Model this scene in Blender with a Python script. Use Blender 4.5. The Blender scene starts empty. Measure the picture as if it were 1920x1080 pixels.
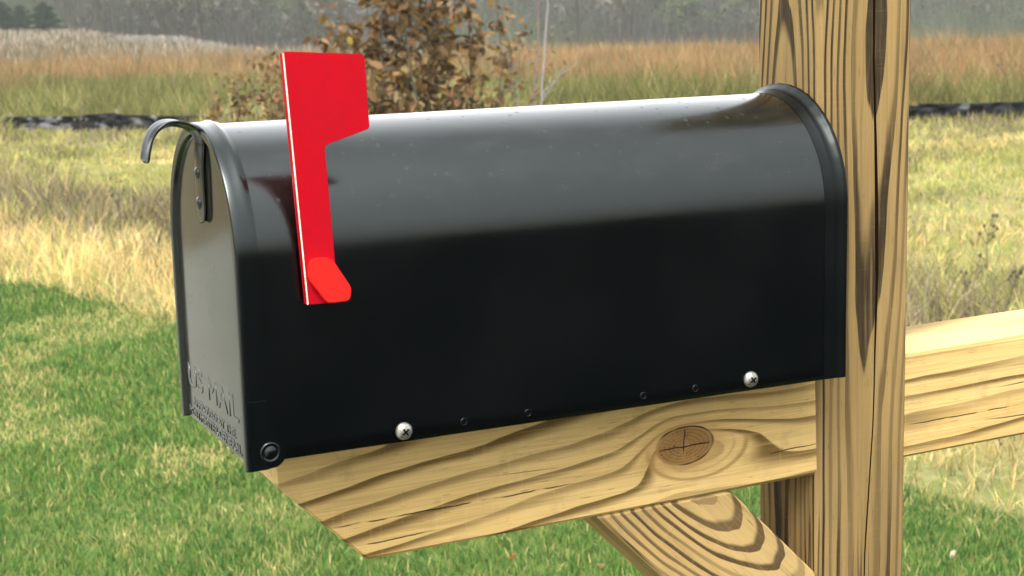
import bpy, bmesh, math, random
import numpy as np
from mathutils import Matrix, Vector
R = math.radians
sc = bpy.context.scene
C = sc.collection
random.seed(7)
rng = np.random.default_rng(11)
Z0 = 1.06                      # underside of the mailbox above the lawn

# ------------------------------------------------------------------ camera
cam_d = bpy.data.cameras.new("camera")
cam = bpy.data.objects.new("camera", cam_d); C.objects.link(cam)
cam_d.sensor_width = 36.0
cam_d.lens = 3029.74 / 1920 * 36
cam_d.clip_start = 0.05; cam_d.clip_end = 2000
CP = np.array([-0.24461, -1.02582, 0.31174 + Z0])
cam.matrix_world = Matrix(((0.91247962, 0.11513897, -0.39258625, CP[0]),
                           (-0.40661755, 0.14920948, -0.90133162, CP[1]),
                           (-0.0452008, 0.9820792, 0.18296814, CP[2]),
                           (0, 0, 0, 1)))
cam_d.dof.use_dof = True
cam_d.dof.focus_distance = 1.25
cam_d.dof.aperture_fstop = 22
sc.camera = cam

# ------------------------------------------------------------------ sky, sun, exposure
SUN_EL, SUN_AZ = R(60), R(212)      # azimuth clockwise from +Y
w = bpy.data.worlds.new("World"); sc.world = w; w.use_nodes = True
nt = w.node_tree; nt.nodes.clear()
sky = nt.nodes.new('ShaderNodeTexSky'); sky.sky_type = 'NISHITA'; sky.sun_disc = False
sky.sun_elevation = SUN_EL; sky.sun_rotation = SUN_AZ
sky.dust_density = 4.0; sky.air_density = 1.0; sky.ozone_density = 1.0
hs = nt.nodes.new('ShaderNodeHueSaturation'); hs.inputs['Saturation'].default_value = 0.10
bg = nt.nodes.new('ShaderNodeBackground'); bg.inputs['Strength'].default_value = 0.15
wo = nt.nodes.new('ShaderNodeOutputWorld')
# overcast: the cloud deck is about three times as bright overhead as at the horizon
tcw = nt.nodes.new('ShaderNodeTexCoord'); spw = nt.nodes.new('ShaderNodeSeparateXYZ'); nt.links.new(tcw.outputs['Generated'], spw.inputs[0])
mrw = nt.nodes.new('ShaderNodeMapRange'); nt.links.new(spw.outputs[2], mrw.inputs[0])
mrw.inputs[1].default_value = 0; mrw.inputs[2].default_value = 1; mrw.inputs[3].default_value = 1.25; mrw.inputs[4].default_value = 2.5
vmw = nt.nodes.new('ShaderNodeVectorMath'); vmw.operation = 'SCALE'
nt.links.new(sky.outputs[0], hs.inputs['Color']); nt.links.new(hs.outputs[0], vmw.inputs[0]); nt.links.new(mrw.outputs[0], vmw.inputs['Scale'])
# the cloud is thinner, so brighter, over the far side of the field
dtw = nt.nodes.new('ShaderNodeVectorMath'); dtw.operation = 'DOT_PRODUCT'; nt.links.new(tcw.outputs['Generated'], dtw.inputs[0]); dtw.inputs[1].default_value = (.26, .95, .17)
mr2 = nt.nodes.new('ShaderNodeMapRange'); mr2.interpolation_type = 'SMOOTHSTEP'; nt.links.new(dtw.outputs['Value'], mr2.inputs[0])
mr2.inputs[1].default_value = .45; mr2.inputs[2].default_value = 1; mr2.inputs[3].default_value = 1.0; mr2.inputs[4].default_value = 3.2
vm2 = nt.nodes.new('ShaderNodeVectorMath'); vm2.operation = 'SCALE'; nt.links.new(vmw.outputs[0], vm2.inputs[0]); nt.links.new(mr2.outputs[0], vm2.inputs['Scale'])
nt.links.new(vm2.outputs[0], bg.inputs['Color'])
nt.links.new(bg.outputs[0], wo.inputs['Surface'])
sun_d = bpy.data.lights.new("sun", 'SUN'); sun_d.energy = 1.35; sun_d.angle = R(24); sun_d.color = (1, .94, .82)
sun = bpy.data.objects.new("sun", sun_d); C.objects.link(sun)
sdir = Vector((math.sin(SUN_AZ) * math.cos(SUN_EL), math.cos(SUN_AZ) * math.cos(SUN_EL), math.sin(SUN_EL)))
sun.rotation_euler = sdir.to_track_quat('Z', 'Y').to_euler()
sc.view_settings.view_transform = 'Standard'; sc.view_settings.look = 'None'
sc.view_settings.exposure = 0.7; sc.view_settings.gamma = 1.0

# ------------------------------------------------------------------ helpers
def tag(o, label=None, cat=None, group=None, kind=None):
    if label: o['label'] = label
    if cat: o['category'] = cat
    if group: o['group'] = group
    if kind: o['kind'] = kind
    return o

def empty(name, loc=(0, 0, 0), rz=0.0):
    o = bpy.data.objects.new(name, None); C.objects.link(o)
    o.location = loc; o.rotation_euler = (0, 0, rz); o.empty_display_size = .1
    return o

def mesh_obj(name, verts, faces, mat, parent=None, smooth=False):
    me = bpy.data.meshes.new(name)
    me.from_pydata([tuple(map(float, v)) for v in verts], [], faces)
    me.materials.append(mat)
    if smooth: me.polygons.foreach_set('use_smooth', [True] * len(me.polygons))
    me.update()
    o = bpy.data.objects.new(name, me); C.objects.link(o)
    if parent: o.parent = parent
    return o

def bm_obj(name, bm, mat, parent=None, smooth=False):
    bmesh.ops.recalc_face_normals(bm, faces=bm.faces)
    me = bpy.data.meshes.new(name); bm.to_mesh(me); bm.free()
    me.materials.append(mat)
    if smooth: me.polygons.foreach_set('use_smooth', [True] * len(me.polygons))
    o = bpy.data.objects.new(name, me); C.objects.link(o)
    if parent: o.parent = parent
    return o

def tri_mesh(name, V, F, mat, col=None, nrm_smooth=False):
    """fast triangle mesh from numpy arrays, col = per-vertex rgb"""
    me = bpy.data.meshes.new(name)
    n, m = len(V), len(F)
    me.vertices.add(n); me.vertices.foreach_set('co', np.ascontiguousarray(V, dtype=np.float32).ravel())
    me.loops.add(m * 3); me.loops.foreach_set('vertex_index', np.ascontiguousarray(F, dtype=np.int32).ravel())
    me.polygons.add(m); me.polygons.foreach_set('loop_start', np.arange(m, dtype=np.int32) * 3)
    me.update(calc_edges=True)
    if col is not None:
        a = me.color_attributes.new('tint', 'FLOAT_COLOR', 'POINT')
        c4 = np.ones((n, 4), dtype=np.float32); c4[:, :3] = col
        a.data.foreach_set('color', c4.ravel())
    me.materials.append(mat)
    o = bpy.data.objects.new(name, me); C.objects.link(o)
    return o

# smooth value noise for placing things
_lat = rng.random((256, 256))
def vnoise(x, y, s=1.0, o=0):
    x = np.asarray(x) * s + 37.3 + o * 17.7; y = np.asarray(y) * s + 91.7 + o * 5.3
    xi = np.floor(x).astype(int); yi = np.floor(y).astype(int)
    fx = x - xi; fy = y - yi; fx = fx * fx * (3 - 2 * fx); fy = fy * fy * (3 - 2 * fy)
    g = lambda a, b: _lat[a % 256, b % 256]
    return (g(xi, yi) * (1 - fx) + g(xi + 1, yi) * fx) * (1 - fy) + (g(xi, yi + 1) * (1 - fx) + g(xi + 1, yi + 1) * fx) * fy
def fbm(x, y, s=1.0, o=0):
    return (vnoise(x, y, s, o) + .5 * vnoise(x, y, s * 2.1, o + 1) + .25 * vnoise(x, y, s * 4.3, o + 2)) / 1.75
def sstep(a, b, x):
    t = np.clip((np.asarray(x) - a) / (b - a), 0, 1); return t * t * (3 - 2 * t)

# node expressions
class X:
    def __init__(s, T, k): s.T = T; s.k = k
    def _m(s, op, *a, **kw):
        n = s.T.nodes.new('ShaderNodeMath'); n.operation = op
        for i, v in enumerate(a):
            if isinstance(v, X): s.T.links.new(v.k, n.inputs[i])
            else: n.inputs[i].default_value = v
        if kw.get('clamp'): n.use_clamp = True
        return X(s.T, n.outputs[0])
    def __add__(s, o): return s._m('ADD', s, o)
    __radd__ = __add__
    def __sub__(s, o): return s._m('SUBTRACT', s, o)
    def __rsub__(s, o): return s._m('SUBTRACT', o, s)
    def __mul__(s, o): return s._m('MULTIPLY', s, o)
    __rmul__ = __mul__
    def __truediv__(s, o): return s._m('DIVIDE', s, o)
    def __rtruediv__(s, o): return s._m('DIVIDE', o, s)
    def fract(s): return s._m('FRACT', s)
    def floor(s): return s._m('FLOOR', s)
    def sqrt(s): return s._m('SQRT', s)
    def abs(s): return s._m('ABSOLUTE', s)
    def pow(s, e): return s._m('POWER', s, e)
    def min(s, o): return s._m('MINIMUM', s, o)
    def max(s, o): return s._m('MAXIMUM', s, o)
    def atan2(s, o): return s._m('ARCTAN2', s, o)
    def sin(s): return s._m('SINE', s)
    def step(s, a, b, lo=0.0, hi=1.0):
        n = s.T.nodes.new('ShaderNodeMapRange'); n.interpolation_type = 'SMOOTHSTEP'
        s.T.links.new(s.k, n.inputs[0])
        flip = a > b
        if flip: a, b, lo, hi = b, a, hi, lo
        n.inputs[1].default_value = a; n.inputs[2].default_value = b
        n.inputs[3].default_value = lo; n.inputs[4].default_value = hi
        return X(s.T, n.outputs[0])

class Mat:
    def __init__(s, name):
        s.m = bpy.data.materials.new(name); s.m.use_nodes = True
        s.T = s.m.node_tree; s.p = s.T.nodes['Principled BSDF']
        tc = s.T.nodes.new('ShaderNodeTexCoord'); s.obj = tc.outputs['Object']
        sp = s.T.nodes.new('ShaderNodeSeparateXYZ'); s.T.links.new(s.obj, sp.inputs[0])
        s.x, s.y, s.z = (X(s.T, sp.outputs[i]) for i in range(3))
    def vec(s, a, b, c):
        n = s.T.nodes.new('ShaderNodeCombineXYZ')
        for i, v in enumerate((a, b, c)):
            if isinstance(v, X): s.T.links.new(v.k, n.inputs[i])
            else: n.inputs[i].default_value = v
        return n.outputs[0]
    def noise(s, v, scale=1.0, detail=2.0, rough=.5, dist=0.0):
        n = s.T.nodes.new('ShaderNodeTexNoise'); s.T.links.new(v, n.inputs['Vector'])
        n.inputs['Scale'].default_value = scale; n.inputs['Detail'].default_value = detail
        n.inputs['Roughness'].default_value = rough; n.inputs['Distortion'].default_value = dist
        return X(s.T, n.outputs['Fac'])
    def mix(s, f, a, b):
        n = s.T.nodes.new('ShaderNodeMix'); n.data_type = 'RGBA'
        for i, v in ((0, f), (6, a), (7, b)):
            if isinstance(v, X): s.T.links.new(v.k, n.inputs[i])
            elif isinstance(v, (int, float)): n.inputs[i].default_value = v
            elif isinstance(v, tuple): n.inputs[i].default_value = (*v, 1)
            else: s.T.links.new(v, n.inputs[i])
        return n.outputs[2]
    def set(s, name, v):
        i = s.p.inputs[name]
        if isinstance(v, X): s.T.links.new(v.k, i)
        elif isinstance(v, tuple): i.default_value = (*v, 1)
        elif isinstance(v, (int, float)): i.default_value = v
        else: s.T.links.new(v, i)
        return s
    def bump(s, h, strength=.5, dist=.001):
        b = s.T.nodes.new('ShaderNodeBump'); b.inputs['Strength'].default_value = strength
        b.inputs['Distance'].default_value = dist
        s.T.links.new(h.k, b.inputs['Height']); s.T.links.new(b.outputs[0], s.p.inputs['Normal'])
        return s

# ------------------------------------------------------------------ wood
LIGHT, DARK = (.50, .335, .135), (.20, .115, .032)
def wood_post():
    m = Mat('pine_post_wood'); L, A, B = m.z, m.x, m.y
    wob1 = (m.noise(m.vec(L * 1.6, 3.1, 0), 1.0, 2) - .5) * .030
    wob2 = (m.noise(m.vec(L * 1.6, 9.7, 4), 1.0, 2) - .5) * .030
    a = A - .052 + wob1; b = B - .050 + wob2
    r = (a * a + b * b * 1.0).sqrt()
    r = r + (m.noise(m.vec(A * 22, B * 22, L * 3.0), 1.0, 3) - .5) * .0065 + (L - 1.1).abs() * .006
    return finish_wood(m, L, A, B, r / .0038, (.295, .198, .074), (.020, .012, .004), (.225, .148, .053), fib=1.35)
def wood_arm():
    m = Mat('pine_arm_wood'); L, A, B = m.x, m.y, m.z
    xk, zk = .362, -.0485
    n1 = m.noise(m.vec(L * 5, A * 8, B * 12), 1.0, 3) - .5
    dx = (L - xk); dz = (B - zk) * 1.25
    dxe = dx * .72
    r2 = dxe * dxe + dz * dz
    kz = (B - zk) + (A - .043) * .22
    rgt = dx.step(-.02, .03)
    ex = dx * (rgt * -.42 + .80)
    q = (ex * ex + dz * dz * .9) / (.027 * .027)
    bump = X(m.T, (q * -1.0)._m('EXPONENT', q * -1.0).k)
    psi = kz - bump * .046 - dx * dx.step(.02, -.06) * .13 - dx * dx.step(.06, .2) * .05 + n1 * .013
    t0 = (psi + (m.noise(m.vec(L * 2.2, A * 4, B * 26), 1.0, 1) - .5) * .030) / .0185 + .15
    out = t0
    rr = r2.sqrt() + n1 * .010
    kn = (rr + (m.noise(m.vec(L * 90, A * 20, B * 90), 1.0, 3) - .5) * .0030).step(.0212, .0178)          # 1 inside the knot
    ox = (dx - .012) / .050; oz = (dz + .004) / .034
    oq = ((ox * ox + oz * oz).sqrt()) + n1 * .25
    loop = ((oq - .92).abs().step(.085, .0) + (oq - .70).abs().step(.05, .0) * .5) * oz.step(.35, -.1)
    halo = rr.step(.034, .021)
    t = out
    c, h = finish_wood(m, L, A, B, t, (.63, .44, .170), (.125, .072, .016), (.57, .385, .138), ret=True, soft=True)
    # knot
    ringk = ((rr / .0028).fract() - .5).abs().step(.1, .5)
    kcol = m.mix(ringk * .6, (.25, .135, .040), (.145, .072, .020))
    fn = m.noise(m.vec(L * 60, A * 30, B * 60), 1.0, 4)
    kcol = m.mix(fn.step(.4, .7) * .5, kcol, (.34, .20, .07))
    c = m.mix(loop * .75, c, (.25, .15, .045))
    c = m.mix(halo * .55, c, (.42, .255, .085))
    c = m.mix(kn, c, kcol)
    ck1 = ((dz + (fn - .5) * .006).abs()).step(.0009, .0003) * dx.abs().step(.025, .017)
    ck2 = ((dx + (fn - .5) * .008).abs()).step(.0008, .0003) * (dz - .006).abs().step(.013, .007)
    rim = (rr - .0197).abs().step(.0012, .0002) * m.noise(m.vec(L * 40, 1, B * 40), 1, 1).step(.42, .62)
    an = m.vec((dz.atan2(dx)) * 3.0, rr * 30, 2.0)
    rad = (m.noise(an, 1.6, 1) - .5).abs().step(.022, .006) * rr.step(.005, .008) * rr.step(.0185, .016) * m.noise(m.vec(L * 70, 3, B * 70), 1, 1).step(.45, .55)
    ck = ck1.max(ck2).max(rim * .8).max(rad * .7)
    c = m.mix(ck, c, (.035, .014, .006))
    # two long drying cracks low on the face, and stray short ones
    zw = (m.noise(m.vec(L * 40, 2, 5), 1.0, 3) - .5) * .0035
    face = A.step(.046, .0445)
    for (xa, xb, z0, sl) in ((.066, .275, -.0630, .004), (.085, .160, -.0800, .020), (.43, .50, -.067, .02), (.575, .70, -.064, .0)):
        ln = ((B - z0 - (L - xa) * sl + zw).abs()).step(.0007, .00025) * (L - xa).step(0, .02) * (L - xb).step(0, -.03)
        gap = m.noise(m.vec(L * 30 + z0 * 100, 7, 1), 1.0, 2).step(.40, .50)
        ck = ck.max(ln * gap * face * .9)
    c = m.mix((ln * 0.0 + ck).min(1.0), c, (.035, .018, .008))
    m.set('Base Color', c)
    m.bump(h - ck * 2.0, .5, .0008)
    return m.m
def wood_brace():
    m = Mat('pine_brace_wood'); L, A, B = m.x, m.y, m.z      # local x down the brace
    n1 = m.noise(m.vec(L * 6, A * 14, B * 14), 1.0, 3) - .5
    b = B - .030; a = A + .022
    ll = (L + .035) * .27
    r = (a * a + b * b + ll * ll).sqrt() + n1 * .006
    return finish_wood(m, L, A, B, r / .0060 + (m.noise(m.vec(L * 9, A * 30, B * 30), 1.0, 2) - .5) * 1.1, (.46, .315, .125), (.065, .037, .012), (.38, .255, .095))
def finish_wood(m, L, A, B, t, light, dark, mid, ret=False, soft=False, fib=1.0):
    t = t + (m.noise(m.vec(L * 12, A * 90, B * 90), 1.0, 2) - .5) * .22
    saw = t.fract()
    idn = m.noise(m.vec(t.floor() * .731, 5.0, L * 1.2), 3.1, 0)
    if soft: band = saw.step(.50, .88) * saw.step(1.0, .95)
    else: band = saw.step(.48, .70) * saw.step(1.0, .95)
    band = band * idn.step(.34, .60, .45, 1.0)
    vs = [L, A, B]
    if L is m.z: fv = m.vec(m.x * 900, m.y * 900, m.z * 14); gv = m.vec(m.x * 160, m.y * 160, m.z * 5); pv = m.vec(m.x * 9, m.y * 9, m.z * 3)
    else: fv = m.vec(m.x * 14, m.y * 900, m.z * 900); gv = m.vec(m.x * 5, m.y * 160, m.z * 160); pv = m.vec(m.x * 3, m.y * 9, m.z * 9)
    fine = m.noise(fv, 1.0, 3, .6); streak = m.noise(gv, 1.0, 3, .6); patch = m.noise(pv, 1.0, 3)
    base = m.mix(patch.step(.35, .65), light, mid)
    c = m.mix(band, base, dark)
    if L is m.z: mv = m.vec(m.x * 420, m.y * 420, m.z * 9)
    else: mv = m.vec(m.x * 9, m.y * 420, m.z * 420)
    med = m.noise(mv, 1.0, 4, .7)
    c = m.mix(med.step(.50, .72) * (.38 * fib), c, m.mix(.55, c, tuple(v * .45 for v in mid)))
    c = m.mix(med.step(.48, .30) * (.30 * fib), c, m.mix(.5, c, tuple(v * 1.3 for v in light)))
    pore = m.noise(m.vec(m.x * 700, m.y * 700, m.z * 60) if L is m.z else m.vec(m.x * 60, m.y * 700, m.z * 700), 1.0, 1)
    c = m.mix(pore.step(.68, .76) * .5, c, tuple(v * .35 for v in mid))
    wea = m.noise(m.vec(m.x * 14, m.y * 14, m.z * 6), 1.0, 5, .7)
    c = m.mix(wea.step(.52, .75) * .16, c, (.23, .20, .12))
    c = m.mix(fine.step(.38, .72) * .42, c, m.mix(.5, c, (.11, .07, .028)))
    c = m.mix(streak.step(.52, .74) * .45, c, m.mix(.6, c, tuple(v * 1.25 for v in light)))
    c = m.mix(streak.step(.46, .30) * .40, c, m.mix(.55, c, dark))
    mot = m.noise(m.vec(m.x * 42, m.y * 42, m.z * 42), 1.0, 5, .65)
    c = m.mix(mot.step(.55, .75) * .22, c, (.13, .115, .055))
    sawm = m.noise(m.vec(m.x * 300, m.y * 300, m.z * 25) if L is not m.z else m.vec(m.x * 25, m.y * 25, m.z * 300), 1.0, 2)
    c = m.mix(sawm.step(.60, .70) * .06, c, tuple(v * 1.3 for v in light))
    # thin drying checks along the grain
    if L is m.z: cv = m.vec(m.x * 45, m.y * 45, m.z * 1.1)
    else: cv = m.vec(m.x * 1.6, m.y * 45, m.z * 45)
    ch = m.noise(cv, 1.0, 1.5); msk = m.noise(m.vec(m.x * 7, m.y * 7, m.z * 4), 1.0, 1).step(.52, .62)
    check = (ch - .5).abs().step(.010, .003) * msk
    c = m.mix(check * .85, c, (.05, .028, .01))
    h = fine * .5 + streak * .45 + med * .5 - pore.step(.68, .76) * .5 - band * .25 - check * 1.4
    m.set('Roughness', .78)
    m.set('Specular IOR Level', .25)
    if ret: return c, h
    m.set('Base Color', c); m.bump(h, .5, .0007)
    return m.m
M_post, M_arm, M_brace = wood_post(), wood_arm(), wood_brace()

# ------------------------------------------------------------------ other materials
def paint(name, base, rough, dust=0.0, dustc=(.12, .12, .105), bump=.04, spots=True, top=None, ior=1.5):
    m = Mat(name)
    n = m.noise(m.obj, 9, 4); sp = m.noise(m.obj, 230, 2)
    sm = m.noise(m.vec(m.x * 60, m.y * 60, m.z * 60), 1.0, 4, .65)
    f = n.step(.3, .75) * dust
    ro = n.step(.3, .7, rough * .8, rough * 1.25) + (sp.step(.62, .72) * .12 if (spots and not top) else 0.0)
    if spots and not top: f = f + sp.step(.66, .74) * (dust * .6 + .004)
    if top:        # settled dust and dried rain spots on the upward facing sheet
        up = m.z.step(top, top + .05)
        vo = m.T.nodes.new('ShaderNodeTexVoronoi'); vo.inputs['Scale'].default_value = 115; m.T.links.new(m.obj, vo.inputs['Vector'])
        vc = m.T.nodes.new('ShaderNodeSeparateColor'); m.T.links.new(vo.outputs['Color'], vc.inputs[0])
        dd = X(m.T, vo.outputs['Distance']); sel = X(m.T, vc.outputs[0]).step(.55, .62)
        spot = dd.step(.26, .16) * sel * up
        grime = m.noise(m.vec(m.x * 26, m.y * 60, m.z * 60), 1.0, 5, .65)
        f = f * up + up * grime.step(.40, .75) * .035 + up * .010
        ro = ro + spot * .16 + up * grime.step(.45, .7) * .07
        sm = sm + spot * -1.2
    c = m.mix(f, base, dustc)
    m.set('Base Color', c); m.set('Roughness', ro)
    m.set('IOR', ior); m.set('Specular Tint', (.90, 1.0, .98))
    m.bump(sm * .5 + m.noise(m.obj, 700, 2) * .15, bump, .0006)
    return m
M_black = paint('black_gloss_enamel', (.0001, .0006, .0006), .19, .010, top=.13, ior=1.60).m
M_door = paint('dusty_sheen_enamel', (.010, .011, .010), .12, .22, (.10, .10, .08), bump=.10, ior=1.62).m  # dust, its tone lightened to carry part of the door's olive reflection
M_rim = paint('black_satin_enamel', (.0002, .0009, .001), .20, .008, ior=1.55, spots=False).m
M_back = paint('black_rolled_rim', (.0002, .0008, .0009), .34, .008, ior=1.33, spots=False).m
mm = paint('red_flag_enamel', (.36, .0016, .0085), .5, .0, bump=.05, spots=False); M_red = mm.m
_n = mm.noise(mm.obj, 45, 5, .65); _s = mm.noise(mm.obj, 420, 2)
_c = mm.mix(_n.step(.35, .7), (.375, .0016, .0085), (.34, .0024, .0090)); _c = mm.mix(_s.step(.74, .79) * .5, _c, (.55, .25, .20)); mm.set('Base Color', _c); mm.set('Specular IOR Level', .12); mm.set('IOR', 1.4)
mm = paint('red_plastic', (.66, .010, .007), .55, .0, bump=.05, spots=False); M_tab = mm.m; mm.set('Specular IOR Level', .3); mm.set('IOR', 1.4)
mm = Mat('pale_highlight_edge'); mm.set('Base Color', mm.mix(mm.noise(mm.obj, 300, 2).step(.4, .6), (.82, .78, .66), (.7, .55, .42))).set('Roughness', .4); M_edge = mm.m  # pale tone paints the highlight along the flag's bend
mm = Mat('zinc_screw'); mm.set('Base Color', mm.mix(mm.noise(mm.obj, 600, 3).step(.4, .65), (.46, .45, .41), (.26, .24, .20))).set('Metallic', .85).set('Roughness', .33); M_zinc = mm.m
mm = Mat('dark_recess'); mm.set('Base Color', (.003, .003, .003)).set('Roughness', .9); mm.set('Specular IOR Level', 0.0); M_hole = mm.m

def veg(name, rough=.6, trans=.35, spec=.25):
    m = bpy.data.materials.new(name); m.use_nodes = True; T = m.node_tree
    p = T.nodes['Principled BSDF']; a = T.nodes.new('ShaderNodeAttribute'); a.attribute_name = 'tint'
    tr = T.nodes.new('ShaderNodeBsdfTranslucent'); mx = T.nodes.new('ShaderNodeMixShader'); mx.inputs[0].default_value = trans
    T.links.new(a.outputs['Color'], p.inputs['Base Color']); T.links.new(a.outputs['Color'], tr.inputs['Color'])
    p.inputs['Roughness'].default_value = rough; p.inputs['Specular IOR Level'].default_value = spec
    T.links.new(p.outputs[0], mx.inputs[1]); T.links.new(tr.outputs[0], mx.inputs[2])
    T.links.new(mx.outputs[0], T.nodes['Material Output'].inputs[0])
    return m
M_grass = veg('grass_blade'); M_dry = veg('dry_grass', .8, .25, .1); M_leaf = veg('autumn_leaf', .6, .3, .2)
M_wood_far = veg('distant_brush', .9, .1, .0)

# ------------------------------------------------------------------ terrain
# v runs away from the lawn across the field, u along the silt fence
def uv(x, y): return .735 * x - .678 * y, .678 * x + .735 * y
def edge_s(x, y):      # >0 on the field side of the lawn edge
    x = np.asarray(x, float); y = np.asarray(y, float)
    return (x - (2.99 - .305 * y)) / 1.045 + (vnoise(x, y, .8, 3) - .5) * .35 + (vnoise(x, y, 3.1, 4) - .5) * .12
def gz(x, y):
    x = np.asarray(x, float); y = np.asarray(y, float)
    u, v = uv(x, y)
    z = -(.013 + .007 * sstep(-40, -15, u)) * np.clip(v - 9, 0, 36 + 24 * sstep(-40, -15, u)) - .0004 * np.clip(u + 20, 0, 40) * np.clip(v - 9, 0, 40)
    z = z - (4.2 * sstep(-.74, -.42, u / np.maximum(v, 20)) + .025 * np.clip(u + 60, 0, 120)) * sstep(40, 125, v)
    z = z + .06 * (fbm(x, y, .35, 5) - .5) * sstep(6, 12, v)
    return z
def build_ground():
    # one sheet, polar grid about the mailbox: fine near, coarse far
    rad = np.concatenate([np.linspace(0, 12, 60), 12 * (500 / 12) ** np.linspace(0, 1, 90)[1:]])
    na = 192; ang = np.linspace(0, 2 * np.pi, na, endpoint=False)
    V = [(0., 0., float(gz(0, 0)))]
    for r in rad[1:]:
        x = r * np.cos(ang); y = r * np.sin(ang); z = gz(x, y)
        V += list(zip(x, y, z))
    F = [(0, 1 + i, 1 + (i + 1) % na) for i in range(na)]
    for k in range(len(rad) - 2):
        a = 1 + k * na; b = a + na
        F += [(a + i, b + i, b + (i + 1) % na, a + (i + 1) % na) for i in range(na)]
    m = Mat('field_soil')
    u = m.x * .735 - m.y * .678; v = m.x * .678 + m.y * .735
    s = (m.x - 2.99 + m.y * .305) / 1.045
    n = m.noise(m.obj, 2.2, 5); n2 = m.noise(m.obj, 18, 5); n3 = m.noise(m.obj, .35, 4)
    lawn = m.mix(n2.step(.35, .65), (.045, .085, .018), (.10, .12, .035))
    field = m.mix(n.step(.35, .65), (.20, .17, .07), (.13, .14, .05))
    field = m.mix(n2.step(.45, .7) * .5, field, (.30, .25, .13))
    olive = m.mix(n.step(.4, .6), (.12, .11, .045), (.16, .12, .06))
    far = m.mix(n3.step(.4, .6), (.12, .10, .065), (.10, .09, .06))
    c = m.mix(s.step(-.1, .25), lawn, field)
    c = m.mix((v + n * 2).step(15.5, 18), c, olive)
    c = m.mix(v.step(45, 75), c, far)
    m.set('Base Color', c).set('Roughness', .95).set('Specular IOR Level', .05)
    m.bump(n2, .6, .02)
    o = mesh_obj('ground', V, F, m.m, smooth=True)
    tag(o, kind='structure')
build_ground()
def slab(name, pts, z, base, base2, rough=.85):
    m = Mat(name); n = m.noise(m.obj, 1.5, 4); n2 = m.noise(m.obj, 140, 3)
    c = m.mix(n.step(.3, .7), base, base2); c = m.mix(n2.step(.45, .7) * .4, c, tuple(v * 1.7 for v in base2))
    m.set('Base Color', c).set('Roughness', rough); m.bump(n2, .5, .004); m.set('Specular IOR Level', .05)
    o = mesh_obj(name, [(x, y, z) for x, y in pts], [tuple(range(len(pts)))], m.m); tag(o, kind='structure')
slab('verge', [(-.62, 5.2), (-.62, 60), (-40, 60), (-40, 12)], .005, (.15, .12, .065), (.10, .085, .045), .95)
slab('road', [(-9.5, -60), (-.62, -60), (-.62, 6.2), (-1.3, 7.6), (-3, 9.2), (-9.5, 11.5)], .009, (.17, .17, .14), (.22, .22, .18))
slab('added_dark_slab', [(-.62, -45), (40, -45), (40, -.02), (-.62, -.02)], .013, (.008, .008, .0085), (.012, .012, .0125), 1.0)  # unseen dark ground, added so the mailbox side reflects black

# ------------------------------------------------------------------ grass
def wedge(n, d0, d1, half=R(25), power=1.0):
    """random ground points in the part of the field the photo looks over"""
    yaw = .4108
    az = yaw + (rng.random(n) * 2 - 1) * half
    d = (d0 ** power + rng.random(n) * (d1 ** power - d0 ** power)) ** (1 / power)
    return CP[0] + d * np.sin(az), CP[1] + d * np.cos(az), d
def blades(x, y, z, h, wd, lean, col, tipcol=None, seg=2, yaw=None):
    n = len(x); a = rng.random(n) * 2 * np.pi if yaw is None else yaw
    la = rng.random(n) * 2 * np.pi
    sx, sy = np.cos(a) * wd * .5, np.sin(a) * wd * .5
    lx, ly = np.cos(la) * lean * h, np.sin(la) * lean * h
    hz = h * np.sqrt(np.clip(1 - lean ** 2 * .8, .1, 1))
    b = np.stack([x, y, z], 1); S = np.stack([sx, sy, 0 * sx], 1)
    Lm = np.stack([lx * .35, ly * .35, hz * .55], 1); Lt = np.stack([lx, ly, hz], 1)
    if seg == 2:
        V = np.stack([b - S, b + S, b + Lm - S * .8, b + Lm + S * .8, b + Lt], 1).reshape(-1, 3)
        F = (np.array([[0, 1, 3], [0, 3, 2], [2, 3, 4]])[None] + (np.arange(n) * 5)[:, None, None]).reshape(-1, 3); k = 5
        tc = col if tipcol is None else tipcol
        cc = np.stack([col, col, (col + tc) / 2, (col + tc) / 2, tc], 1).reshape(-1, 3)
    else:
        V = np.stack([b - S, b + S, b + Lt], 1).reshape(-1, 3)
        F = (np.array([[0, 1, 2]])[None] + (np.arange(n) * 3)[:, None, None]).reshape(-1, 3); k = 3
        tc = col if tipcol is None else tipcol
        cc = np.stack([col, col, tc], 1).reshape(-1, 3)
    return V, F, cc
def join(parts):
    Vs, Fs, Cs, o = [], [], [], 0
    for V, F, c in parts: Vs.append(V); Fs.append(F + o); Cs.append(c); o += len(V)
    return np.concatenate(Vs), np.concatenate(Fs), np.concatenate(Cs)
def pal(n, cols, wts, var=.22):
    cols = np.array(cols); wts = np.array(wts, float)
    if wts.ndim == 1: idx = rng.choice(len(cols), n, p=wts / wts.sum())
    else:
        cw = np.cumsum(wts / wts.sum(1, keepdims=True), 1); idx = (rng.random((n, 1)) > cw).sum(1).clip(0, len(cols) - 1)
    c = cols[idx] * (1 + (rng.random((n, 1)) - .5) * 2 * var)
    return np.clip(c * (1 + (rng.random((n, 3)) - .5) * .12), .004, .9)

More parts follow.
